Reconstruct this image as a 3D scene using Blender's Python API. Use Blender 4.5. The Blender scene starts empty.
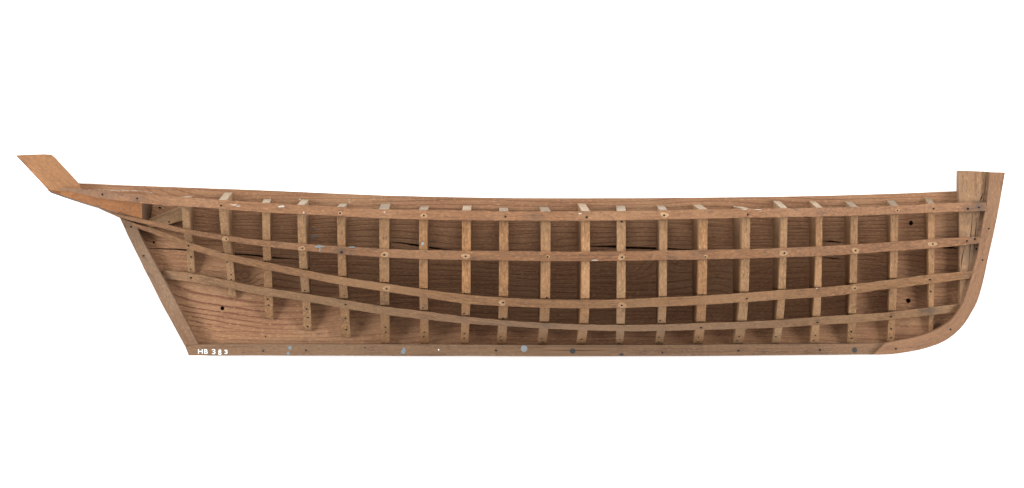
import bpy, bmesh, math, random
from mathutils import Vector

random.seed(7)
S = bpy.context.scene
COL = S.collection
MM = 0.001
D = 2500.0            # camera distance from the face of the backboard, in millimetres
CX, CY = 512.0, 244.0
ROOT = Vector((0.0, 0.0, (CY - 356.2) * MM))


def P(x, y, d):
    """Point of the model seen at picture position x, y and standing d millimetres proud of the backboard."""
    k = (D - d) / D
    return Vector(((x - CX) * k * MM, -d * MM, (CY - y) * k * MM))


def lerp_tab(tab, x):
    """Smooth (Catmull-Rom) interpolation in a table [(x, v), ...]."""
    n = len(tab)
    if x <= tab[0][0]:
        return tab[0][1]
    if x >= tab[-1][0]:
        return tab[-1][1]
    for i in range(n - 1):
        if tab[i][0] <= x <= tab[i + 1][0]:
            x0, v0 = tab[i]
            x1, v1 = tab[i + 1]
            h = x1 - x0
            t = (x - x0) / h
            ma = (v1 - tab[i - 1][1]) / (x1 - tab[i - 1][0]) if i > 0 else (v1 - v0) / h
            mb = (tab[i + 2][1] - v0) / (tab[i + 2][0] - x0) if i + 2 < n else (v1 - v0) / h
            t2, t3 = t * t, t * t * t
            return ((2 * t3 - 3 * t2 + 1) * v0 + (t3 - 2 * t2 + t) * h * ma
                    + (-2 * t3 + 3 * t2) * v1 + (t3 - t2) * h * mb)


# ------------------------------------------------------------------ materials
def nodes_of(name):
    m = bpy.data.materials.new(name)
    m.use_nodes = True
    nt = m.node_tree
    return m, nt, nt.nodes['Principled BSDF']


class N:
    """Small helper for building node trees."""
    def __init__(self, nt):
        self.nt = nt

    def new(self, t, **kw):
        n = self.nt.nodes.new(t)
        for k, v in kw.items():
            setattr(n, k, v)
        return n

    def link(self, a, b):
        self.nt.links.new(a, b)

    def val(self, sock, v):
        if hasattr(v, 'is_linked') or hasattr(v, 'links'):
            self.link(v, sock)
        else:
            sock.default_value = v

    def math(self, op, a, b=0.0, c=None, clamp=False):
        n = self.new('ShaderNodeMath', operation=op, use_clamp=clamp)
        self.val(n.inputs[0], a)
        self.val(n.inputs[1], b)
        if c is not None:
            self.val(n.inputs[2], c)
        return n.outputs[0]

    def noise(self, vec, scale=1.0, detail=3.0, rough=0.55, dist=0.0):
        n = self.new('ShaderNodeTexNoise')
        self.link(vec, n.inputs['Vector'])
        n.inputs['Scale'].default_value = scale
        n.inputs['Detail'].default_value = detail
        n.inputs['Roughness'].default_value = rough
        n.inputs['Distortion'].default_value = dist
        return n.outputs['Fac']

    def vscale(self, vec, s):
        n = self.new('ShaderNodeVectorMath', operation='MULTIPLY')
        self.link(vec, n.inputs[0])
        n.inputs[1].default_value = s
        return n.outputs[0]

    def vadd(self, a, b):
        n = self.new('ShaderNodeVectorMath', operation='ADD')
        self.link(a, n.inputs[0])
        self.link(b, n.inputs[1])
        return n.outputs[0]

    def ramp(self, f, lo, hi):
        n = self.new('ShaderNodeMapRange')
        n.clamp = True
        n.interpolation_type = 'SMOOTHSTEP'
        self.link(f, n.inputs[0])
        n.inputs[1].default_value = lo
        n.inputs[2].default_value = hi
        return n.outputs[0]

    def mix(self, f, a, b, mode='MIX'):
        n = self.new('ShaderNodeMix', data_type='RGBA', blend_type=mode)
        self.val(n.inputs[0], f)
        for s, v in ((n.inputs[6], a), (n.inputs[7], b)):
            if isinstance(v, tuple):
                s.default_value = (*v, 1.0)
            else:
                self.link(v, s)
        return n.outputs[2]


def wood(name, base, dark, worn, along=70.0, across=3.0, fibre=0.75, rings=None, dirt=0.5, var=0.10,
         attr=True, stain=False, rough=0.72):
    """Old bare wood. The grain runs along the first axis of the 'grain' attribute (in millimetres)."""
    def rich(c, f=1.06):
        g = .35 * c[0] + .5 * c[1] + .15 * c[2]
        return tuple(max(.004, (g + (v - g) * f) * t) for v, t in zip(c, (1.0, 1.0, .97)))
    base, dark, worn = rich(base), rich(dark), rich(worn)
    m, nt, bs = nodes_of(name)
    h = N(nt)
    if attr:
        src = h.new('ShaderNodeAttribute', attribute_name='grain').outputs['Vector']
        info = h.new('ShaderNodeObjectInfo').outputs['Random']
        cmb = h.new('ShaderNodeCombineXYZ')
        for k, f in enumerate((913.0, 377.0, 151.0)):
            h.link(h.math('MULTIPLY', info, f), cmb.inputs[k])
        vec = h.vadd(src, cmb.outputs[0])
    else:
        tc = h.new('ShaderNodeTexCoord').outputs['Object']
        mp = h.new('ShaderNodeMapping')
        h.link(tc, mp.inputs['Vector'])
        mp.inputs['Rotation'].default_value = (math.radians(-90), 0, 0)
        mp.inputs['Scale'].default_value = (1000, 1000, 1000)
        vec = mp.outputs[0]                 # x along, y = height, z = through
        info = None
    f1 = h.noise(h.vscale(vec, (1 / along, 1 / across, 1 / across)), 1.0, 6.0, 0.62)
    f2 = h.noise(h.vscale(vec, (1 / (along * .35), 1 / (across * .4), 1 / (across * .4))), 1.0, 4.0, 0.6)
    fib = h.math('ADD', h.math('MULTIPLY', f1, 0.6), h.math('MULTIPLY', f2, 0.4))
    fibm = h.ramp(fib, 0.36, 0.60)
    big = h.noise(h.vscale(vec, (1 / 95, 1 / 45, 1 / 45)), 1.0, 3.0, 0.55)
    sml = h.noise(h.vscale(vec, (1 / 14, 1 / 9, 1 / 9)), 1.0, 4.0, 0.6)
    grit = h.noise(h.vscale(vec, (1 / 4.0, 1 / 1.25, 1 / 1.25)), 1.0, 2.0, 0.6)
    c = h.mix(h.math('MULTIPLY', h.math('SUBTRACT', 1.0, fibm), fibre), base, dark)
    c = h.mix(h.math('MULTIPLY', h.ramp(big, 0.42, 0.68), 0.7), c, worn)
    bumpf = fib
    if rings:
        per, amp, strength = rings
        sep = h.new('ShaderNodeSeparateXYZ')
        h.link(vec, sep.inputs[0])
        w1 = h.noise(h.vscale(vec, (1 / 260, 1 / 60, 1 / 60)), 1.0, 1.0, 0.4)
        w2 = h.noise(h.vscale(vec, (1 / 40, 1 / 14, 1 / 14)), 1.0, 2.0, 0.5)
        ph = h.math('ADD', sep.outputs[1], h.math('MULTIPLY', w1, amp))
        ph = h.math('ADD', ph, h.math('MULTIPLY', w2, 2.6))
        for (kx, ky, kr, ka_) in ((-268.0, 78.0, 8.0, 13.0), (150.0, 96.0, 9.0, -9.0), (120.0, 84.0, 8.0, 8.0), (236.0, 70.0, 14.0, 10.0), (425.0, 62.0, 18.0, 9.0)):
            dx_ = h.math('DIVIDE', h.math('SUBTRACT', sep.outputs[0], kx), kr * 1.5)
            dy_ = h.math('DIVIDE', h.math('SUBTRACT', sep.outputs[1], ky), kr)
            rr = h.math('ADD', h.math('MULTIPLY', dx_, dx_), h.math('MULTIPLY', dy_, dy_))
            ph = h.math('ADD', ph, h.math('MULTIPLY', h.math('EXPONENT', h.math('MULTIPLY', rr, -1.0)), ka_))
        curve = h.math('EXPONENT', h.math('DIVIDE', h.math('ADD', sep.outputs[0], 347.0), -46.0))
        ph = h.math('ADD', ph, h.math('MULTIPLY', h.math('MINIMUM', curve, 1.6), -15.0))
        saw = h.math('FRACT', h.math('DIVIDE', ph, per))
        ring = h.ramp(saw, 0.56, 0.92)
        fall = h.ramp(saw, 0.93, 1.0)
        ring = h.math('MULTIPLY', ring, h.math('SUBTRACT', 1.0, fall))
        gate = h.ramp(h.noise(h.vscale(vec, (1 / 120, 1 / 22, 1 / 22)), 1.0, 2.0, 0.5), 0.34, 0.62)
        bx = h.math('DIVIDE', h.math('ADD', sep.outputs[0], 300.0), 85.0)
        by_ = h.math('DIVIDE', h.math('ADD', sep.outputs[1], -50.0), 24.0)
        boost = h.math('EXPONENT', h.math('MULTIPLY', h.math('ADD', h.math('MULTIPLY', bx, bx), h.math('MULTIPLY', by_, by_)), -1.0))
        gate = h.math('ADD', h.math('MULTIPLY_ADD', gate, 0.42, 0.10), h.math('MULTIPLY', boost, 0.85))
        rm = h.math('MULTIPLY', h.math('MULTIPLY', ring, gate), strength)
        c = h.mix(rm, c, dark)
        bumpf = h.math('ADD', fib, h.math('MULTIPLY', ring, -0.5))
    # grime: greyish patches and small dark specks
    grime = tuple(0.45 * v + 0.25 * sum(dark) / 3 for v in dark)
    c = h.mix(h.math('MULTIPLY', h.ramp(sml, 0.56, 0.74), dirt), c, grime)
    c = h.mix(h.math('MULTIPLY', h.ramp(grit, 0.55, 0.70), dirt * 0.85), c, grime)
    c = h.mix(h.math('MULTIPLY', h.ramp(grit, 0.45, 0.30), 0.42), c, tuple(min(1, v * 1.7) for v in worn))
    if stain:
        st = h.new('ShaderNodeAttribute', attribute_name='stain').outputs['Fac']
        sm = h.math('MULTIPLY', st, h.math('MULTIPLY_ADD', sml, 1.3, 0.2), clamp=True)
        c = h.mix(sm, c, (0.040, 0.032, 0.027))
    if info is not None:
        hs = h.new('ShaderNodeHueSaturation')
        r2 = h.math('FRACT', h.math('MULTIPLY', info, 17.31))
        h.link(h.math('MULTIPLY_ADD', info, 2 * var, 1.0 - var), hs.inputs['Value'])
        h.link(h.math('MULTIPLY_ADD', r2, 0.10, 0.96), hs.inputs['Saturation'])
        h.link(h.math('MULTIPLY_ADD', r2, -0.006, 0.503), hs.inputs['Hue'])
        h.link(c, hs.inputs['Color'])
        c = hs.outputs[0]
    h.link(c, bs.inputs['Base Color'])
    bs.inputs['Roughness'].default_value = rough
    bs.inputs['Specular IOR Level'].default_value = 0.25
    bp = h.new('ShaderNodeBump')
    bp.inputs['Strength'].default_value = 0.55
    bp.inputs['Distance'].default_value = 0.0006
    h.link(bumpf, bp.inputs['Height'])
    h.link(bp.outputs[0], bs.inputs['Normal'])
    return m


def plain(name, col, rough=0.7, metal=0.0, mottled=0.25):
    m, nt, bs = nodes_of(name)
    h = N(nt)
    tc = h.new('ShaderNodeTexCoord').outputs['Object']
    n = h.noise(tc, 900.0, 3.0, 0.6)
    c = h.mix(h.math('MULTIPLY', h.ramp(n, 0.4, 0.7), mottled), col, tuple(v * 0.45 for v in col))
    h.link(c, bs.inputs['Base Color'])
    bs.inputs['Roughness'].default_value = rough
    bs.inputs['Metallic'].default_value = metal
    bs.inputs['Specular IOR Level'].default_value = 0.08 if max(col) < .05 else 0.3
    return m


M_board = wood('pine_board', (.208, .111, .060), (.098, .037, .020), (.222, .128, .073), 120, 3, .6,
               rings=(5.0, 46, 1.0), dirt=.35, attr=False)
M_rib = wood('pale_rib_wood', (.218, .120, .061), (.092, .047, .023), (.235, .140, .078), 50, 1.8, .75, dirt=.5, var=.10)
M_band = wood('red_brown_lath', (.172, .087, .045), (.085, .041, .022), (.180, .100, .056), 90, 1.8, .85, dirt=.6,
              var=.07, stain=True)
M_band_tan = wood('tan_lath', (.186, .099, .051), (.092, .046, .024), (.198, .113, .061), 90, 1.8, .8, dirt=.5,
                  var=.05, stain=True)
M_keel = wood('keel_wood', (.132, .073, .041), (.062, .033, .019), (.142, .085, .050), 90, 2.4, .7, dirt=.5, var=.03)
M_post = wood('sternpost_wood', (.124, .066, .037), (.082, .048, .029), (.160, .104, .068), 60, 3, .75, dirt=.6, var=.03)
M_stem = wood('stem_wood', (.156, .078, .042), (.082, .039, .021), (.150, .082, .046), 60, 3, .6, dirt=.4, var=.03)
M_apron = wood('split_wood', (.160, .089, .048), (.078, .043, .024), (.172, .103, .060), 120, 4, .95, dirt=.55, var=.03,
               stain=True)
M_orange = wood('orange_stern_wood', (.212, .097, .040), (.115, .050, .021), (.165, .078, .036), 40, 5, .8, dirt=.6, var=.03)
M_dark = wood('shaded_stern_wood', (.066, .036, .020), (.035, .019, .011), (.078, .044, .026), 10, 3, .6, dirt=.5, var=.03)  # end-grain brown with shade painted in, for the counter block's underside and right end
M_brace = wood('brown_brace_wood', (.190, .112, .060), (.120, .066, .035), (.200, .120, .066), 60, 3, .6, dirt=.4, var=.03)
M_cut = wood('fresh_end_grain', (.165, .112, .070), (.085, .052, .029), (.22, .175, .128), 6, 2, .6, dirt=.6, var=.22)
M_bare = wood('bare_patch_wood', (.255, .155, .088), (.14, .078, .042), (.29, .19, .115), 20, 2, .5, dirt=.3, var=.05)
M_nail = plain('old_iron_nail', (.012, .010, .009), .9)
M_plug = plain('dull_zinc_plug', (.165, .175, .18), .55)
M_darkplug = plain('dark_plug', (.035, .034, .032), .6)
M_blue = plain('blue_grey_paint', (.14, .165, .175), .6, mottled=.6)
M_white = plain('white_paint', (.34, .29, .24), .6, mottled=.5)
M_number = plain('white_number_paint', (.60, .60, .58), .5, mottled=.1)
M_wall = plain('white_wall_paint', (.90, .90, .90), .9, mottled=0.0)


# ------------------------------------------------------------------ objects
root = bpy.data.objects.new('hull_half_model', None)
root.empty_display_size = 0.05
root.location = ROOT
COL.objects.link(root)
root['label'] = 'open-framed wooden half model of a boat hull with ribs and ribbands on a backboard'
root['category'] = 'ship model'


class Mesh:
    def __init__(self):
        self.v, self.f, self.g, self.mi, self.st = [], [], [], [], []

    def vert(self, p, g=(0, 0, 0), st=0.0):
        self.v.append(p - ROOT)
        self.g.append(g)
        self.st.append(st)
        return len(self.v) - 1

    def face(self, idx, mi=0):
        self.f.append(tuple(idx))
        self.mi.append(mi)

    def loops(self, rings, grains, mis=None, capmi=(0, 0), stains=None):
        """Closed tube through rings of equal vertex count, capped at both ends."""
        ids = []
        for r, (ring, gr) in enumerate(zip(rings, grains)):
            ids.append([self.vert(p, g, stains[r][k] if stains else 0.0) for k, (p, g) in enumerate(zip(ring, gr))])
        n = len(ids[0])
        for a, b in zip(ids, ids[1:]):
            for k in range(n):
                self.face((a[k], a[(k + 1) % n], b[(k + 1) % n], b[k]), mis[k] if mis else 0)
        self.face(ids[0][::-1], capmi[0])
        self.face(ids[-1], capmi[1])

    def build(self, name, mats, parent, bevel=0.0, label=None):
        me = bpy.data.meshes.new(name)
        me.from_pydata([tuple(p) for p in self.v], [], self.f)
        for m in (mats if isinstance(mats, (list, tuple)) else [mats]):
            me.materials.append(m)
        for p, i in zip(me.polygons, self.mi):
            p.material_index = i
        a = me.attributes.new('grain', 'FLOAT_VECTOR', 'POINT')
        a.data.foreach_set('vector', [c for g in self.g for c in g])
        a = me.attributes.new('stain', 'FLOAT', 'POINT')
        a.data.foreach_set('value', self.st)
        bm = bmesh.new()
        bm.from_mesh(me)
        bmesh.ops.recalc_face_normals(bm, faces=bm.faces)
        bm.to_mesh(me)
        bm.free()
        o = bpy.data.objects.new(name, me)
        COL.objects.link(o)
        o.parent = parent
        if bevel:
            b = o.modifiers.new('worn_edges', 'BEVEL')
            b.width = bevel * MM
            b.segments = 2
            b.limit_method = 'ANGLE'
            b.angle_limit = math.radians(40)
        if label:
            o['label'] = label
        return o


def jit(a):
    return random.uniform(-a, a)


def prism(poly, d_back, d_front, ang=0.0, front_of=None, mesh=None):
    """Solid with the outline poly (picture positions at the front) from d_back to d_front.
    d_front may be a function of x, y. The grain runs at ang degrees."""
    m = mesh or Mesh()
    ca, sa = math.cos(math.radians(ang)), math.sin(math.radians(ang))
    fr, bk = [], []
    for (x, y) in poly:
        df = d_front(x, y) if callable(d_front) else d_front
        p = P(x, y, df)
        q = Vector((p.x, -d_back * MM, p.z))
        for pt, lst, dd in ((p, fr, df), (q, bk, d_back)):
            u, w = pt.x / MM, pt.z / MM
            lst.append(m.vert(pt, (u * ca + w * sa, -u * sa + w * ca, dd)))
    m.face(fr)
    m.face(bk[::-1])
    n = len(poly)
    for k in range(n):
        m.face((fr[k], bk[k], bk[(k + 1) % n], fr[(k + 1) % n]))
    return m


def strip(a_pts, b_pts, d_back, d_front, jitter=0.15):
    """Curved plank between two edge lines (lists of picture positions of equal length)."""
    m = Mesh()
    rings, grains = [], []
    s = 0.0
    prev = None
    for (a, b) in zip(a_pts, b_pts):
        df = d_front
        pa, pb = P(a[0] + jit(jitter), a[1] + jit(jitter), df), P(b[0] + jit(jitter), b[1] + jit(jitter), df)
        mid = (pa + pb) / 2
        if prev is not None:
            s += (mid - prev).length / MM
        prev = mid
        w = (pa - pb).length / MM
        qa, qb = Vector((pa.x, -d_back * MM, pa.z)), Vector((pb.x, -d_back * MM, pb.z))
        rings.append([pa, pb, qb, qa])
        grains.append([(s, 0, df), (s, w, df), (s, w, d_back), (s, 0, d_back)])
    m.loops(rings, grains)
    return m


def resample(pts, n):
    """n points evenly along a smooth curve through pts."""
    acc = [0.0]
    for a, b in zip(pts, pts[1:]):
        acc.append(acc[-1] + math.hypot(b[0] - a[0], b[1] - a[1]))
    tx = [(s, p[0]) for s, p in zip(acc, pts)]
    ty = [(s, p[1]) for s, p in zip(acc, pts)]
    return [(lerp_tab(tx, acc[-1] * i / (n - 1)), lerp_tab(ty, acc[-1] * i / (n - 1))) for i in range(n)]


# hull form: how far each ribband line stands out from the backboard, by position along the hull
DT = [(60, 20), (100, 42), (142, 58), (190, 66), (226, 75), (265, 78), (303, 82), (343, 84), (384, 87), (424, 89),
      (463, 90), (502, 91), (541, 92), (582, 92), (620, 92), (661, 91), (700, 90), (742, 87), (780, 80), (818, 67),
      (852, 53), (889, 39), (925, 27), (955, 19), (986, 14.5)]
D2 = [(108, 42), (142, 45), (188, 44), (226, 54), (265, 62), (303, 68), (343, 74), (384, 78), (424, 82), (463, 85),
      (502, 87), (541, 88), (582, 88), (620, 88), (661, 87), (700, 84), (742, 79), (780, 71), (818, 58), (852, 46),
      (889, 34), (925, 24), (955, 17), (981, 14.5)]
D3 = [(134, 15), (188, 20), (226, 29), (265, 40), (303, 48), (343, 57), (384, 64), (424, 70), (463, 74), (502, 76),
      (541, 78), (582, 78), (620, 77), (661, 75), (700, 71), (742, 64), (780, 56), (818, 46), (852, 36), (889, 27),
      (925, 19), (955, 15), (974, 14.5)]
D4 = [(163, 1), (190, 5), (226, 11), (265, 17), (303, 23), (343, 30), (384, 37), (424, 43), (463, 48), (502, 51),
      (541, 53), (582, 53), (620, 52), (661, 50), (700, 46), (742, 40), (780, 34), (818, 28), (852, 22), (889, 16),
      (925, 12), (945, 9), (962, 6)]
# picture heights of each ribband's upper and lower edge
E1 = [(60, 188.0, 189.2), (70, 188.2, 191.6), (100, 190.8, 198.0), (128, 194.0, 201.6), (160, 196, 205), (190, 197.6, 206.6), (226, 200.3, 209.4), (256, 202.4, 211.7),
      (320, 206, 215.2), (384, 209.3, 218.4), (448, 210.4, 220), (512, 211.4, 220.6), (576, 211.4, 220.8),
      (640, 210.8, 220), (704, 209.4, 218.6), (768, 208.5, 217.4), (832, 207.6, 216.2), (900, 205.6, 213.9),
      (940, 203.3, 212.3), (986.5, 202.4, 211)]
E2 = [(114, 213.0, 214.6), (120, 214.4, 217.2), (130, 216.6, 220.4), (150, 220.6, 225.2), (184, 228.6, 233.4), (226, 235.6, 240.6), (256, 239.6, 245.4), (303, 243.7, 250.6),
      (343, 246.5, 254.4), (384, 249, 257.3), (448, 250.6, 259.8), (512, 251.3, 260.6), (576, 251.8, 261.1),
      (640, 251.2, 260.5), (704, 250, 259.4), (768, 248.6, 257.9), (832, 245.7, 255.4), (900, 241.6, 250.6),
      (940, 238.6, 247.6), (981, 236.6, 243.2)]
E3 = [(133, 222.8, 226.6), (150, 227.8, 232.8), (170, 234.6, 240.6), (188, 242.0, 248.6), (226, 253.4, 260), (256, 260.0, 267.0), (303, 269.8, 277.4), (343, 277.3, 285),
      (384, 283.4, 291.4), (424, 289.4, 297.4), (463, 294.4, 303.4), (502, 297.6, 306.0), (541, 299.4, 307.7),
      (582, 300, 308.5), (620, 299.6, 308), (661, 297.6, 306.6), (700, 295.9, 305), (742, 293.2, 302.3),
      (780, 290.3, 299.6), (832, 286.7, 296), (896, 279.2, 288), (935, 274.2, 283), (974, 271, 278)]
E4 = [(163, 270.3, 278.8), (190, 273, 282), (226, 280.2, 288), (256, 286.2, 294.2), (303, 293.4, 300.9), (343, 299.8, 308.3),
      (384, 306.4, 314.6), (424, 311.3, 319.4), (463, 316.3, 323.4), (502, 320, 326), (541, 322.8, 328.4),
      (582, 324.4, 330.2), (620, 325, 331.2), (661, 324.4, 331), (700, 323.1, 330), (742, 321.8, 328.9),
      (780, 319.8, 327.6), (818, 316.9, 325), (852, 314.9, 323.2), (889, 312.4, 320), (935, 306.9, 315), (962, 303.6, 312.4)]


def edge(E, x):
    return lerp_tab([(e[0], e[1]) for e in E], x), lerp_tab([(e[0], e[2]) for e in E], x)


def centre(E, x):
    a, b = edge(E, x)
    return (a + b) / 2


# ---- backboard: flat board with real nail holes and splits cut into it
board_poly = [(78, 183.2), (128, 185.3), (256, 189.9), (320, 192.8), (384, 195.4), (448, 197.0), (512, 198.0), (576, 198.2),
              (640, 198.0), (704, 197.5), (768, 196.8), (832, 195.5), (896, 193.5), (957, 191.2), (985, 191.2), (984, 240),
              (972, 290), (955, 322), (928, 342), (890, 351), (770, 353), (500, 353.5), (195, 352.5), (160, 285),
              (127, 221), (100, 209), (80, 197)]
bm_ = prism(board_poly, -13.0, 0.0)
board = bm_.build('backboard', M_board, root)


def disc_poly(x, y, rx, ry=None, n=12, rough=0.12):
    ry = ry or rx
    return [(x + rx * math.cos(2 * math.pi * k / n) * (1 + jit(rough)), y + ry * math.sin(2 * math.pi * k / n) * (1 + jit(rough)))
            for k in range(n)]


def slit(line, w, vertical=False):
    """Thin jagged sliver following a line, closed to a point at both ends."""
    up, dn = [], []
    n = len(line)
    for k, (x, y) in enumerate(line):
        t = k / (n - 1)
        ww = w * max(.12, min(1.0, 3.2 * t, 3.2 * (1 - t))) * (1 + jit(0.25)) / 2
        up.append((x - ww, y) if vertical else (x, y - ww))
        dn.append((x + ww, y) if vertical else (x, y + ww))
    return up + dn[::-1]


cut_polys = [(disc_poly(153.2, 242.2, 1.3), 11), (disc_poly(159.4, 207.8, 1.4, 1.2), 11), (disc_poly(222.0, 308.4, 2.0), 12),
             (disc_poly(911.4, 223.0, 2.3), 12), (disc_poly(908.8, 300.8, 2.5), 12), (disc_poly(265.0, 336.6, .8), 4),
             (slit([(138, 248.2), (149, 248.4), (160, 248.7), (175, 249.2), (188, 250.2), (205, 251.8), (222, 253), (238, 254.0), (256, 255.6),
                    (272, 257.6), (285, 258.4), (300, 259.6), (318, 260.0)], 2.1), 11),
             (slit([(386, 241.6), (400, 242.6), (412, 244.6), (424, 246.4), (432, 248.0), (446, 249.4), (458, 250.2)], 1.7), 11),
             (slit([(390, 237.4), (404, 238.0), (416, 239.2)], .5), 8),
             (slit([(572, 246.0), (588, 246.0), (600, 246.3), (615, 246.5), (628, 247.6), (645, 248.2), (662, 248.4), (680, 249.2), (702, 250.0)], 2.0), 11),
             (slit([(820, 240.6), (832, 241.4), (847, 242.8)], 1.7), 11),
             (slit([(822, 257.6), (834, 258.6), (848, 260.2)], 1.5), 11),
             (slit([(857, 242.8), (864, 242.2)], .9), 8),
             (slit([(930, 247.6), (940, 246.8), (948, 247.0), (958, 248.6)], 2.8), 12),
             (slit([(778, 226.4), (800, 228.4), (812, 228.8)], .5), 6)]


def carve(obj, polys, front):
    for poly, dep in polys:
        c = prism(poly, front - dep, front + 3.0).build('cutter', M_board, root)
        md = obj.modifiers.new('cut', 'BOOLEAN')
        md.operation = 'DIFFERENCE'
        md.solver = 'EXACT'
        md.object = c
        bpy.context.view_layer.update()
        dg = bpy.context.evaluated_depsgraph_get()
        new = bpy.data.meshes.new_from_object(obj.evaluated_get(dg))
        obj.modifiers.clear()
        obj.data = new
        bpy.data.objects.remove(c)


carve(board, cut_polys, 0.0)
board.data.name = 'backboard'

# ---- keel, sternpost, stem, apron
KD = 14.0
xs = [188.6, 198, 225, 256, 300, 340, 384, 430, 470, 512, 550, 600, 640, 690, 730, 768, 800, 840, 862]
top_t = [(185, 345.0), (198, 344.4), (256, 344.2), (384, 344.4), (512, 344.8), (640, 345.0), (768, 344.2), (886, 343.4)]
bot_t = [(185, 355.4), (256, 355.5), (384, 355.8), (512, 356.3), (640, 356.3), (768, 355.5), (875, 354.5)]
ka = [(185.2, 346.2)] + [(x, lerp_tab(top_t, x)) for x in xs[1:]] + [(884.5, 343.4)]
kb = [(188.8, 355.5)] + [(x, lerp_tab(bot_t, x)) for x in xs[1:]] + [(873.0, 354.6)]
keel = strip(ka, kb, 0.05, KD).build('keel', M_keel, root)
carve(keel, [(slit([(545, 350.2), (558, 350.6), (570, 350.4), (584, 350.8), (600, 350.4), (608, 350.0)], .42), 4)], KD)

n = 16
post = strip(resample([(136.0, 223.6), (142.6, 240), (175, 300), (198.3, 344.6)], n),
             resample([(119.4, 217.2), (130, 240), (160.4, 301), (185.0, 346.2)], n), 0.05, 13.0).build('sternpost', M_post, root, bevel=.6)

inner = [(885.2, 343.2), (895, 341.2), (915, 337.4), (932.5, 331.8), (949, 322.3), (957.6, 312.5), (964.3, 300), (971.5, 277),
         (977.0, 256), (980.6, 236), (984.2, 216), (987.2, 200), (988.6, 186), (989.6, 172.0)]
outer = [(873.6, 354.8), (890, 354.3), (908, 352.0), (927.9, 347.7), (946.5, 339.9), (961.6, 327.4), (970.7, 313.9), (977.8, 300), (983.6, 280), (987.0, 263.5),
         (990.9, 246), (995.4, 226), (1001.0, 197), (1005.2, 172.3)]
stem = strip(resample(inner, 40), resample(outer, 40), 0.05, 19.0, .12).build('stem', M_stem, root, bevel=.4)

AD = 14.0
ap_l = [(958.8, 170.4), (959, 200), (959.4, 240), (959.8, 275), (960.2, 309.0)]
ap_r = [(989.2, 171.6), (986.8, 201), (980.2, 237), (971.2, 277), (960.6, 309.6)]
ap = Mesh()
rings, grains, stains = [], [], []
A, B = resample(ap_l, 36), resample(ap_r, 36)
for k, (a, b) in enumerate(zip(A, B)):
    nseg = 20
    fr, gr, sg = [], [], []
    for q in range(nseg + 1):
        t = q / nseg
        x, y = a[0] + (b[0] - a[0]) * t, a[1] + (b[1] - a[1]) * t
        crack = 0.0
        for (x0, y0, x1, y1) in ((986.8, 172, 981, 215), (975.5, 212, 969, 262), (981, 215, 975, 262), (962, 252, 958, 285), (983.5, 195, 979, 206)):
            if y0 - 2 < y < y1 + 2:
                xx = x0 + (x1 - x0) * (y - y0) / (y1 - y0)
                crack = max(crack, (1 - abs(x - xx + .7 * math.sin(y * .35)) / 1.5) * (.6 + .5 * math.sin(y * .21 + x0)))
        p = P(x, y, AD)
        fr.append(p)
        gr.append((y, x, AD))
        blot = 1 - math.hypot((x - 980) / 1.3, y - 206) / 9
        blot2 = 1 - math.hypot((x - 970) / 1.1, (y - 252) / 2.0) / 9
        sg.append(max(0, crack * .6, blot * .7, blot2 * .55))
    pb, pa = fr[-1], fr[0]
    fr += [Vector((pb.x, -.05 * MM, pb.z)), Vector((pa.x, -.05 * MM, pa.z))]
    gr += [(b[1], b[0], 0), (a[1], a[0], 0)]
    sg += [0, 0]
    rings.append(fr)
    grains.append(gr)
    stains.append(sg)
ap.loops(rings, grains, stains=stains)
apron = ap.build('apron', M_apron, root)
carve(apron, [(slit([(987.2, 173), (986.2, 184), (984.6, 196), (982.6, 208), (981.4, 216)], .55, True), 8),
              (slit([(984, 192), (982, 198), (980, 202)], 1.3, True), 7),
              (slit([(973.4, 212), (972.6, 222), (971.4, 234), (970.8, 246), (969.6, 262), (967.6, 280)], .8, True), 8),
              (slit([(977.4, 218), (976.4, 230), (975.0, 243), (974, 256)], .7, True), 6),
              (slit([(965.2, 246), (962.6, 258), (961.4, 270)], .9, True), 8)], AD)

# ---- stern: raked transom plank, counter block, brace
tr = prism([(15.4, 155.2), (30, 154.4), (44, 154.0), (50.8, 154.4), (53.6, 156.6), (78.0, 183.4), (80, 190), (66, 192.2), (48.0, 189.8), (30, 170.6)],
           12.0, lambda x, y: 17.0 + max(0, (x - 40)) * .06, ang=-40)
transom = tr.build('transom', M_orange, root, bevel=.3)


def counter_d(x, y):
    top = lerp_tab(DT, x) - 4
    return max(13.0, top - max(0.0, (y - (188 + (x - 48) * .17))) * .30)


m = Mesh()
rings, grains = [], []
for (x, yt, yb) in [(47.6, 189.0, 190.2), (60, 188.5, 194.6), (80, 189.5, 201.4), (100, 191.5, 207.6), (118, 195, 213.0), (130, 198, 215.8), (142.2, 200, 219.0)]:
    dt, db = counter_d(x, yt), counter_d(x, yb)
    a, b = P(x, yt, dt), P(x, yb, db)
    sk = max(0.0, (x - 110) / 32.0) * 2.6 * MM
    back_up, back_dn = Vector((a.x + sk, -.06 * MM, a.z)), Vector((b.x + sk * .4, -.06 * MM, b.z - 2.2 * MM))
    rings.append([a, b, back_dn, back_up])
    grains.append([(x, yt, dt), (x, yb, db), (x, yb, 0), (x, yt, 0)])
m.loops(rings, grains, mis=[0, 1, 0, 0], capmi=(0, 1))  # underside and right end take the wood darkened with painted shade
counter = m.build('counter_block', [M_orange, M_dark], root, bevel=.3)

brace = prism([(143, 221.4), (150, 218.6), (166, 212.2), (179.5, 206.6), (184, 206.5), (184, 220.6), (179.4, 221.4), (166, 225.4), (150, 228)],
              0.06, 9.0, ang=22).build('brace', M_brace, root, bevel=.5)


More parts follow.
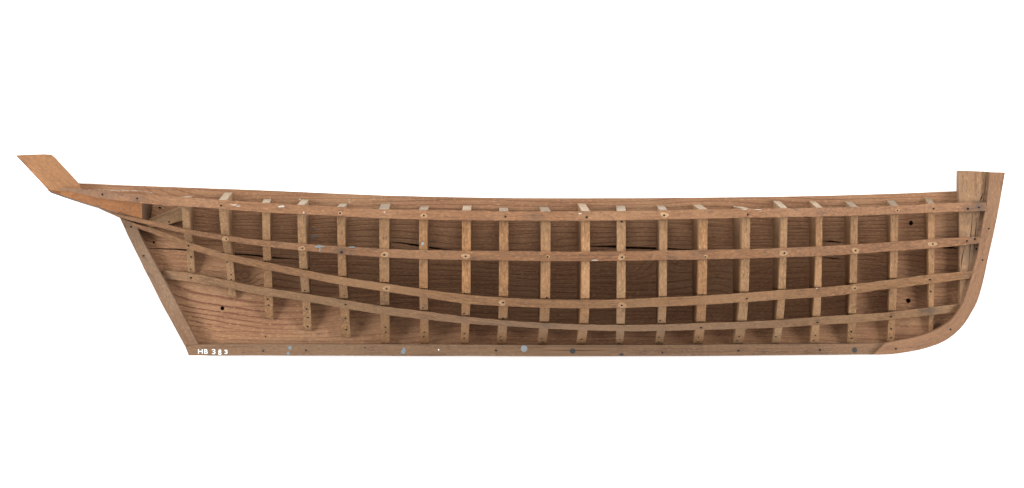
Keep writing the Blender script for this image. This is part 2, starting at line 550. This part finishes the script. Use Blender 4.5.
# ---- nails, patches, paint
def nail(x, y, d, parent, r=.85, tilt=0.0, mat=M_nail):
    m = Mesh()
    c = P(x, y, d)
    k = 9
    ring0, ring1 = [], []
    for i in range(k):
        a = 2 * math.pi * i / k
        dx, dz = r * math.cos(a) * (1 + jit(.2)) * MM, r * math.sin(a) * (1 + jit(.2)) * MM
        ring0.append(Vector((c.x + dx, c.y + 1.2 * MM, c.z + dz)))
        ring1.append(Vector((c.x + dx * .9, c.y - .25 * MM + dz * tilt, c.z + dz * .9)))
    m.loops([ring0, ring1], [[(0, 0, 0)] * k] * 2)
    return m.build('nail', mat, parent)


def splat(mesh, x, y, rx, ry, dfun, mi, h=.18, rough=.25, n=12, ang=0.0):
    """Thin irregular film of paint or bare wood lying on a surface."""
    ca, sa = math.cos(ang), math.sin(ang)
    ph1, ph2 = random.uniform(0, 6.28), random.uniform(0, 6.28)
    top, low = [], []
    for k in range(n):
        t = 2 * math.pi * k / n
        s = 1 + (rough * (.7 * math.sin(2 * t + ph1) + .5 * math.sin(3 * t + ph2)) if n >= 20 else jit(rough))
        ux, uy = rx * math.cos(t) * s, ry * math.sin(t) * s
        xx, yy = x + ux * ca - uy * sa, y + ux * sa + uy * ca
        top.append(mesh.vert(P(xx, yy, dfun(xx, yy) + h), (xx, yy, 0)))
        low.append(mesh.vert(P(xx, yy, dfun(xx, yy) - .5), (xx, yy, 0)))
    mesh.face(top, mi)
    for k in range(n):
        mesh.face((top[k], low[k], low[(k + 1) % n], top[(k + 1) % n]), mi)


# ---- ribs: solid sawn moulds standing on the backboard, curved outer edge, wide as a lath
# columns: top face left/right, bottom face left/right, bottom y, x of the visible side's inner edge at the top, top y
RIBS = [
    (181.2, 188.4, 188.0, 195.0, 273.2, 193.8, 196.0),
    (218.6, 226.6, 229.2, 236.2, 298.6, 232.6, 192.4),
    (262.0, 269.6, 265.0, 273.2, 319.8, 271.4, 199.0),
    (297.2, 304.8, 303.6, 311.6, 331.4, 309.2, 199.2),
    (337.0, 344.4, 341.6, 350.4, 338.6, 347.6, 203.4),
    (379.2, 388.9, 381.2, 389.6, 343.6, 390.6, 203.4),
    (419.0, 427.2, 420.8, 428.8, 344.2, 429.2, 206.0),
    (462.0, 470.8, 460.6, 468.2, 343.8, 471.8, 205.4),
    (499.2, 508.4, 497.0, 506.0, 344.2, 498.9, 207.2),
    (541.2, 550.6, 537.8, 546.2, 344.4, 538.8, 206.4),
    (582.0, 590.0, 576.6, 585.4, 344.4, 577.4, 203.2),
    (616.8, 625.8, 616.0, 623.0, 344.8, 616.2, 205.2),
    (659.8, 667.4, 655.2, 663.0, 344.4, 656.4, 205.2),
    (699.0, 707.6, 693.4, 702.4, 344.0, 692.2, 204.2),
    (742.6, 750.4, 733.2, 743.0, 343.8, 733.0, 206.4),
    (781.0, 787.6, 772.4, 780.0, 343.4, 772.8, 200.6),
    (816.6, 822.6, 810.2, 818.4, 343.2, 809.2, 201.0),
    (851.0, 857.8, 847.4, 854.8, 343.2, 844.6, 201.2),
    (891.0, 898.4, 887.6, 894.4, 341.4, 886.4, 200.0),
    (928.0, 934.8, 929.4, 933.2, 333.0, 924.2, 198.0),
]
RIB_NAILS = {
    0: [(191, 257), (190.6, 269.2)], 1: [(231, 274.6), (231, 279.6), (227, 262)], 2: [(267.6, 299), (268.6, 305.2), (265.4, 261.4)],
    3: [(306.5, 309), (308, 317.4), (307.4, 326.4), (304.8, 290.2), (303.2, 269)], 4: [(345.4, 318.4), (346.2, 329.6), (344.2, 295.8)],
    5: [(385.4, 327), (385.8, 332.4), (385.2, 282.6)], 6: [(424.4, 332), (423.6, 336.6), (423.2, 307.8)], 7: [(464.4, 333.2), (464, 338), (464.4, 293.2), (464, 313.4)],
    8: [(500.6, 336.6), (501.2, 340.4), (503, 318)], 9: [(541.6, 338.4), (542.8, 341.6), (546.6, 297.6)], 10: [(581.4, 339)],
    11: [(620, 339.4), (619.2, 342.8), (621.6, 221.6)], 12: [(659, 337), (659, 341.6), (660, 320.4)], 13: [(698.4, 337), (698, 341.6), (702.4, 294.8)],
    14: [(739.4, 336.2), (737, 340.6)], 15: [(776, 336.6)], 16: [(815.4, 335.4), (814, 340.4)], 17: [(851.4, 331.6), (851.4, 338.2)],
    18: [(891, 328.8), (891, 337.4)], 19: [(930.8, 291.4)],
}
RIB_GROUP = []
for i, (tl, trr, bl, br, by, side, ty) in enumerate(RIBS):
    cx = (tl + trr) / 2
    cb = (bl + br) / 2
    y1t, y1b = edge(E1, cx)
    y1 = (y1t + y1b) / 2
    nodes = [(y1t - .3, lerp_tab(DT, cx) - .3), (y1, lerp_tab(DT, cx))]
    for E, DD, off in ((E2, D2, 0), (E3, D3, 0), (E4, D4, 0)):
        t = 0.5
        xx = cx + (cb - cx) * (centre(E, cx) - y1) / (by - y1)
        yy, dd = centre(E, xx), lerp_tab(DD, xx)
        if yy < by - 4:
            nodes.append((yy, dd))
    d_end = 6.5 if 4 <= i <= 18 else 4.5
    if i <= 3:
        d_end = 3.6
    nodes.append((by, d_end))
    # offset of the mould's back (on the board) from its front, at the top, in world millimetres
    d_top = lerp_tab(DT, cx)
    kf = (D - d_top) / D
    fl, frr = (tl - CX) * kf, (trr - CX) * kf
    off = (side - CX) - (frr if cx < 490 else fl)
    m = Mesh()
    rings, grains = [], []
    ys = [y1t - .3 + (by - y1t + .3) * (k / 26) for k in range(27)]
    seq = [(y, 0.0) for y in ys]
    if 2 <= i <= 18:                     # each ribband is let into a shallow notch that is cut a little too high
        for E in ((E3, E4) if i > 2 else (E3,)):
            xx = cx
            for _ in range(3):
                dd_ = lerp_tab(nodes, edge(E, xx)[0])
                xx = tl + (bl - tl) * (d_top - dd_) / (d_top - d_end) + (trr - tl) / 2
            yt_ = edge(E, xx)[0]
            g_ = 1.5 + jit(.4)
            if yt_ < by - 8:
                seq = [q for q in seq if not (yt_ - g_ - .5 < q[0] < yt_ + 1.6)]
                seq += [(yt_ - g_ - .02, 0.0), (yt_ - g_, 6.0), (yt_ + 1.0, 6.0), (yt_ + 1.02, 0.0)]
        seq.sort()
    for k, (y, notch) in enumerate(seq):
        d = max(2.0, lerp_tab(nodes, y) - notch)
        f = (y - y1t) / (by - y1t)
        kk = (D - d) / D
        # face edges: between the top and bottom positions, in proportion to how far the frame stands out
        g = (d_top - lerp_tab(nodes, y)) / max(1e-6, d_top - d_end)
        L = (tl + (bl - tl) * g - CX) * kk + jit(.10)
        R = (trr + (br - trr) * g - CX) * kk + jit(.10)
        z = (CY - y) * kk
        o = off * d / d_top
        zb = z
        if k == 0:                       # bevelled top, cut down towards the ribband
            zb = (CY - ty)
        if k == 0:
            z0 = z
        pts = [Vector((L * MM, -d * MM, z * MM)), Vector((R * MM, -d * MM, z * MM)),
               Vector(((R + o) * MM, -.08 * MM, zb * MM)), Vector(((L + o) * MM, -.08 * MM, zb * MM))]
        rings.append(pts)
        grains.append([(y, L, d), (y, R, d), (y, R, 0), (y, L, 0)])
    # slanting foot on the first ribs
    if i in (1, 2, 3, 4):
        rings[-1][0] = rings[-1][0] + Vector((0, 0, 2.4 * MM))
        rings[-1][3] = rings[-1][3] + Vector((0, 0, 2.4 * MM))
    m.loops(rings, grains, capmi=(1, 0))
    rib = m.build('rib', [M_rib, M_cut], root, bevel=.45)
    RIB_GROUP.append(rib)
    for (nx, ny) in RIB_NAILS.get(i, []):
        nail(nx, ny, lerp_tab(nodes, ny) + .2, rib, r=.9 + jit(.15))

# ---- ribbands: laths sprung round the frames
BANDS = [
    (E1, DT, 5.0, 0.0, 0.0, M_band, [(979, 206, 8, 1.2), (968, 208, 6, .8), (535, 220, 9, .5), (70, 190, 12, .42), (88, 193, 14, .40), (104, 195, 12, .40), (137, 198, 8, .5), (820, 212, 4, .5)]),
    (E2, D2, 5.0, 0.0, 1.5, M_band, [(341.5, 252, 5, 1.15), (334, 252, 5, .45), (351, 253, 5, .5), (829, 253, 2.4, 1.2), (700, 252, 9, .35), (975, 240, 7, .5)]),
    (E3, D3, 4.6, 0.0, 4.5, M_band_tan, [(150, 230, 8, .3), (970, 275, 8, .5)]),
    (E4, D4, 4.2, 0.6, 7.0, M_band_tan, [(930, 310.5, 7, 1.1), (922, 310, 7, .5), (940, 310, 7, .5), (170, 275, 7, .35), (546, 324, 6, .5), (817, 322, 3, .6)]),
]
BAND_MAT = {0: M_band, 1: M_band, 2: M_band_tan, 3: M_band_tan}
NAILS = [
    [(102.4, 194.6, 0), (137.2, 198.4, 0), (221, 205.6, 0), (340, 213.2, 1), (423.8, 215.4, 2), (505.4, 216.6, 0), (586.6, 217.2, 0),
     (664.2, 215.2, 2), (747.8, 214.6, 0), (897.4, 210.4, 1), (933.6, 208.6, 0), (968, 208.8, 0), (979, 207.4, 0)],
    [(226.2, 239, 2), (302.6, 248.2, 2), (341.6, 252.2, 0), (384.2, 254.8, 2), (465.6, 256.3, 2), (547.6, 256.7, 1), (622.2, 257.2, 2),
     (705.4, 257, 1), (784.4, 253.2, 2), (855.6, 250.4, 2), (932.8, 244, 2), (967, 241, 0), (975, 239, 0)],
    [(188.4, 245.6, 0), (386.6, 288.6, 2), (503.2, 302.4, 2), (621.8, 305.2, 2), (746.8, 298.6, 0), (855, 288.2, 2), (930, 279.6, 0)],
    [(191, 277.6, 0), (345.6, 304.4, 0), (701, 327.4, 0), (817.4, 322.2, 0), (891, 316.4, 0)],
]
SPOTS = [  # white paint flecks on the ribbands
    [(281.2, 206.4, 3.0, 1.0), (303.6, 212.8, 1.1, 1.0), (234, 205.0, 3.2, .7), (238, 206.2, 2, .5), (580, 213.6, 1.7, .9),
     (384.6, 212.2, .9, .8), (745, 209.2, 3, .5), (758, 209.7, 3.6, .35)],
    [(595, 260.2, 3.2, .5)],
    [(816.8, 288.4, 1.0, .6)], [],
]
BLUE = [[], [(320, 246.6, 4.2, 1.1), (319.8, 249.8, .8, 2.2), (352, 247.2, 2.8, .7)], [], []]
NB = ['sheer', 'second', 'third', 'lowest']
for b, (E, DD, th, up, tilt, mat, stain) in enumerate(BANDS):
    x0, x1 = E[0][0], E[-1][0]
    nx = int((x1 - x0) / 4.0)
    m = Mesh()
    rings, grains, sts = [], [], []
    s = 0.0
    fr_d = []
    for k in range(nx + 1):
        x = x0 + (x1 - x0) * k / nx
        a, c = edge(E, x)
        a += .22 * math.sin(x * .31 + b) * random.random() + jit(.10)
        c += jit(.14)
        d = lerp_tab(DD, x)
        t = tilt * min(1.0, d / 30.0)
        endf = 1.0
        if b == 0:
            endf = min(1.0, .35 + (x - x0) / 30.0)
        dfa, dfb = d + th * endf + up + t * .35, d + th * endf - t
        gap = 0.9 if b >= 2 else 0.25
        dba, dbb = dfa - th * endf + (gap if d > 12 else .1), dfb - th * endf + .1
        dba, dbb = max(dba, .3), max(dbb, .3)
        dfa, dfb = max(dfa, dba + 2.0), max(dfb, dbb + 2.0)
        mid_y = (a + c) / 2
        dm = (dfa + dfb) / 2
        fa, fm, fb = P(x, a, dfa), P(x, mid_y, dm), P(x, c, dfb)
        ba = Vector((fa.x, -dba * MM, fa.z + .0))
        bb = Vector((fb.x, -dbb * MM, fb.z + (tilt * .12) * MM))
        rings.append([fa, fm, fb, bb, ba])
        w = c - a
        grains.append([(x, 0, dfa), (x, w / 2, dm), (x, w, dfb), (x, w, dbb), (x, 0, dba)])
        row = []
        for (yy) in (a, mid_y, c, c, a):
            v = 0.0
            for (sx, sy, sr, sv) in stain:
                v = max(v, sv * max(0.0, 1 - math.hypot((x - sx), (yy - sy) * 1.3) / (sr * 1.35)))
            row.append(v)
        sts.append(row)
        fr_d.append((x, a, c, dfa, dfb))
    m.loops(rings, grains, stains=sts)

    def face_d(x, y, fr_d=fr_d, x0=x0, x1=x1, nx=nx):
        q = (x - x0) / (x1 - x0) * nx
        k = max(0, min(nx - 1, int(q)))
        r = q - k
        A_, B_ = fr_d[k], fr_d[k + 1]
        a, c, da, db = [A_[j] + (B_[j] - A_[j]) * r for j in (1, 2, 3, 4)]
        t = max(-.1, min(1.1, (y - a) / max(.5, c - a)))
        return da + (db - da) * t

    for (x, y, halo) in NAILS[b]:
        if halo:
            splat(m, x - .3 + jit(.8), y + jit(.4), (3.9 if halo == 2 else 2.2) * (1 + jit(.18)), (2.6 if halo == 2 else 1.8) * (1 + jit(.15)), face_d, 1, h=.05, rough=.14, n=22)
    for (x, y, rx, ry) in SPOTS[b]:
        splat(m, x, y, rx, ry, face_d, 2, h=.22, rough=.4)
    for (x, y, rx, ry) in BLUE[b]:
        splat(m, x, y, rx, ry, face_d, 3, h=.22, rough=.4)
    band = m.build('ribband', [BAND_MAT[b], M_bare, M_white, M_blue], root, bevel=.45)
    for (x, y, halo) in NAILS[b]:
        nail(x, y, face_d(x, y) + .22, band, r=(1.0 if halo else 1.1) + jit(.12))

# ---- small things on keel, posts, board
for (x, y, r) in [(263, 351, .9), (306, 350.3, 1.0), (365, 347.6, .7), (496, 350.5, 1.1), (662.4, 352.6, 1.0), (738.6, 350.5, 1.1), (820, 350, 1.1), (438.6, 349.8, .8)]:
    nail(x, y, KD + .1, keel, r, mat=M_number if x == 438.6 else M_nail)
for (x, y) in [(143.7, 255.7), (131, 226.8), (150, 270), (172, 316)][:2]:
    nail(x, y, 13.1, post, 1.0)
for (x, y) in [(896, 348.6), (950.6, 329.4), (982.6, 260), (988.8, 228.4), (976, 290)][:4]:
    nail(x, y, 19.1, stem, 1.0)
nail(976.6, 249.0, AD + .1, apron, 1.2)  # dark disc added in place of a small square hole
nail(169, 221.8, 9.1, brace, .9)


def plug(x, y, rx, ry, mat, rough=.06):
    m = Mesh()
    k = 18
    c0, c1 = [], []
    for i in range(k):
        a = 2 * math.pi * i / k
        s = 1 + jit(rough)
        p = P(x + rx * math.cos(a) * s, y + ry * math.sin(a) * s, KD + .25)
        c1.append(p)
        c0.append(Vector((p.x, -(KD - 2) * MM, p.z)))
    m.loops([c0, c1], [[(0, 0, 0)] * k] * 2)
    return m.build('plug', mat, keel)


plug(524, 348.6, 3.3, 3.4, M_plug)
plug(572.7, 351.0, 2.8, 2.7, M_darkplug)
plug(854.6, 350.0, 2.5, 2.6, M_darkplug)
plug(621.6, 354.4, 2.2, 1.4, M_darkplug, .2)

for (x, y, rx, ry, a) in [(403.4, 351.0, 2.2, 3.4, .5), (290.0, 347.6, 1.9, 2.0, 0), (288.2, 353.4, 1.6, 1.8, .3)]:
    m = Mesh()
    splat(m, x, y, rx, ry, lambda x, y: KD, 0, h=.2, rough=.2, ang=a, n=16)
    m.build('paint_drop', M_blue, keel)
for (x, y, rx, ry, mt) in [(349, 199.6, .7, .6, M_white), (349.4, 202.2, .9, .7, M_white), (371, 199.6, 1.1, 1.0, M_bare), (381.4, 197.2, 1.5, 1.3, M_bare),
                           (300, 199.2, 1.2, .7, M_white), (734.5, 206.2, 1.2, .5, M_white), (315.0, 236.0, 2.6, 1.1, M_blue),
                           (312.2, 237.8, 1.1, .8, M_blue), (315.4, 229, 1.4, .9, M_blue)]:
    m = Mesh()
    splat(m, x, y, rx, ry, lambda x, y: 0.0, 0, h=.15, rough=.3)
    m.build('paint_fleck', mt, board)
m = Mesh()
pts = []
for k in range(40):
    x = 88 + k * 1.65
    pts.append((x, 189.6 + (x - 88) * .024 + max(0, x - 138) * .10 + jit(.12), random.choice([.06, .14, .22, .3, .36])))
up = [(x, y - w_) for x, y, w_ in pts]
dn = [(x, y + w_) for x, y, w_ in pts]
prism(up + dn[::-1], -.2, .2, mesh=m)
m.build('paint_streak', M_white, board)
m = Mesh()
splat(m, 422.6, 243.6, 1.3, 1.7, lambda x, y: lerp_tab(DT, 423) - 2.0 + .5, 0, h=.3)
m.build('paint_fleck', M_plug, RIB_GROUP[6])

# ---- painted number on the keel
GLYPHS = {
    'H': [[(0, 0), (0, 1)], [(1, 0), (1, 1)], [(0, .52), (1, .48)]],
    'B': [[(.05, 0), (.05, 1)], [(.05, 0), (.75, .05), (.85, .27), (.6, .48), (.05, .5)], [(.6, .48), (1, .68), (.85, .95), (.05, 1)]],
    '3': [[(.05, .08), (.6, 0), (.95, .2), (.75, .43), (.35, .48)], [(.6, .46), (1, .7), (.75, .98), (.1, .92)]],
    '8': [[(.5, .48), (.12, .3), (.3, .02), (.75, .02), (.88, .28), (.5, .48), (.05, .72), (.25, .98), (.78, .98), (.95, .72), (.5, .48)]],
    '2': [[(.05, .2), (.4, 0), (.85, .12), (.85, .38), (.1, .98), (1, .95)]],
}
m = Mesh()
lay = 0
for ch, x, y, w, hgt in [('H', 198.5, 349.4, 3.8, 4.0), ('B', 204.5, 349.5, 2.9, 4.0), ('3', 212.0, 349.4, 3.2, 4.5), ('8', 218.3, 349.9, 3.0, 4.6), ('3', 224.5, 350.1, 2.8, 3.6)]:
    for st in GLYPHS[ch]:
        pts = [(x + p[0] * w, y + p[1] * hgt) for p in st]
        for (a, b_) in zip(pts, pts[1:]):
            lay += 1
            dx, dy = b_[0] - a[0], b_[1] - a[1]
            L = math.hypot(dx, dy)
            ux, uy = dx / L * .3, dy / L * .3
            nx_, ny_ = -dy / L * .43, dx / L * .43
            q = [(a[0] - ux + nx_, a[1] - uy + ny_), (b_[0] + ux + nx_, b_[1] + uy + ny_), (b_[0] + ux - nx_, b_[1] + uy - ny_), (a[0] - ux - nx_, a[1] - uy - ny_)]
            h = KD + .15 + lay * .012
            f = [m.vert(P(px, py, h)) for (px, py) in q]
            l_ = [m.vert(P(px, py, KD - .4)) for (px, py) in q]
            m.face(f)
            for k in range(4):
                m.face((f[k], l_[k], l_[(k + 1) % 4], f[(k + 1) % 4]))
m.build('painted_number', M_number, keel, label='small white hand-painted number HB 383')

# ------------------------------------------------------------------ the white wall it hangs on
wm = bpy.data.meshes.new('wall')
wy = 0.0135
wm.from_pydata([(-4, wy, -3), (4, wy, -3), (4, wy, 3), (-4, wy, 3)], [], [(0, 1, 2, 3)])
wm.materials.append(M_wall)
wall = bpy.data.objects.new('wall', wm)
COL.objects.link(wall)
wall['kind'] = 'structure'

# ------------------------------------------------------------------ light, camera
w = bpy.data.worlds.new('World')
S.world = w
w.use_nodes = True
w.node_tree.nodes['Background'].inputs['Color'].default_value = (1.0, 1.0, 1.0, 1)
w.node_tree.nodes['Background'].inputs['Strength'].default_value = 0.46


def area(name, loc, target, sx, sy, power):
    l = bpy.data.lights.new(name, 'AREA')
    l.shape = 'RECTANGLE'
    l.size, l.size_y, l.energy = sx, sy, power
    o = bpy.data.objects.new(name, l)
    o.location = loc
    o.rotation_euler = (Vector(target) - Vector(loc)).to_track_quat('-Z', 'Y').to_euler()
    COL.objects.link(o)
    return o


area('studio_softbox', (-2.0, -1.45, 0.1), (0, 0, 0), 0.9, 1.8, 94)
area('studio_softbox', (2.0, -1.45, 0.1), (0, 0, 0), 0.9, 1.8, 92)
area('studio_softbox', (0.0, -1.15, 2.1), (0, 0, 0), 2.2, 0.8, 78)

cam = bpy.data.cameras.new('camera')
cam.sensor_width = 36
cam.angle = 2 * math.atan(512.0 / D)
cam.clip_end = 50
cam.clip_start = 0.05
co = bpy.data.objects.new('camera', cam)
co.location = (0, -D * MM, 0)
co.rotation_euler = (math.radians(90), 0, 0)
COL.objects.link(co)
S.camera = co
S.view_settings.view_transform = 'Standard'
S.view_settings.look = 'None'
S.view_settings.exposure = 0
S.view_settings.gamma = 1
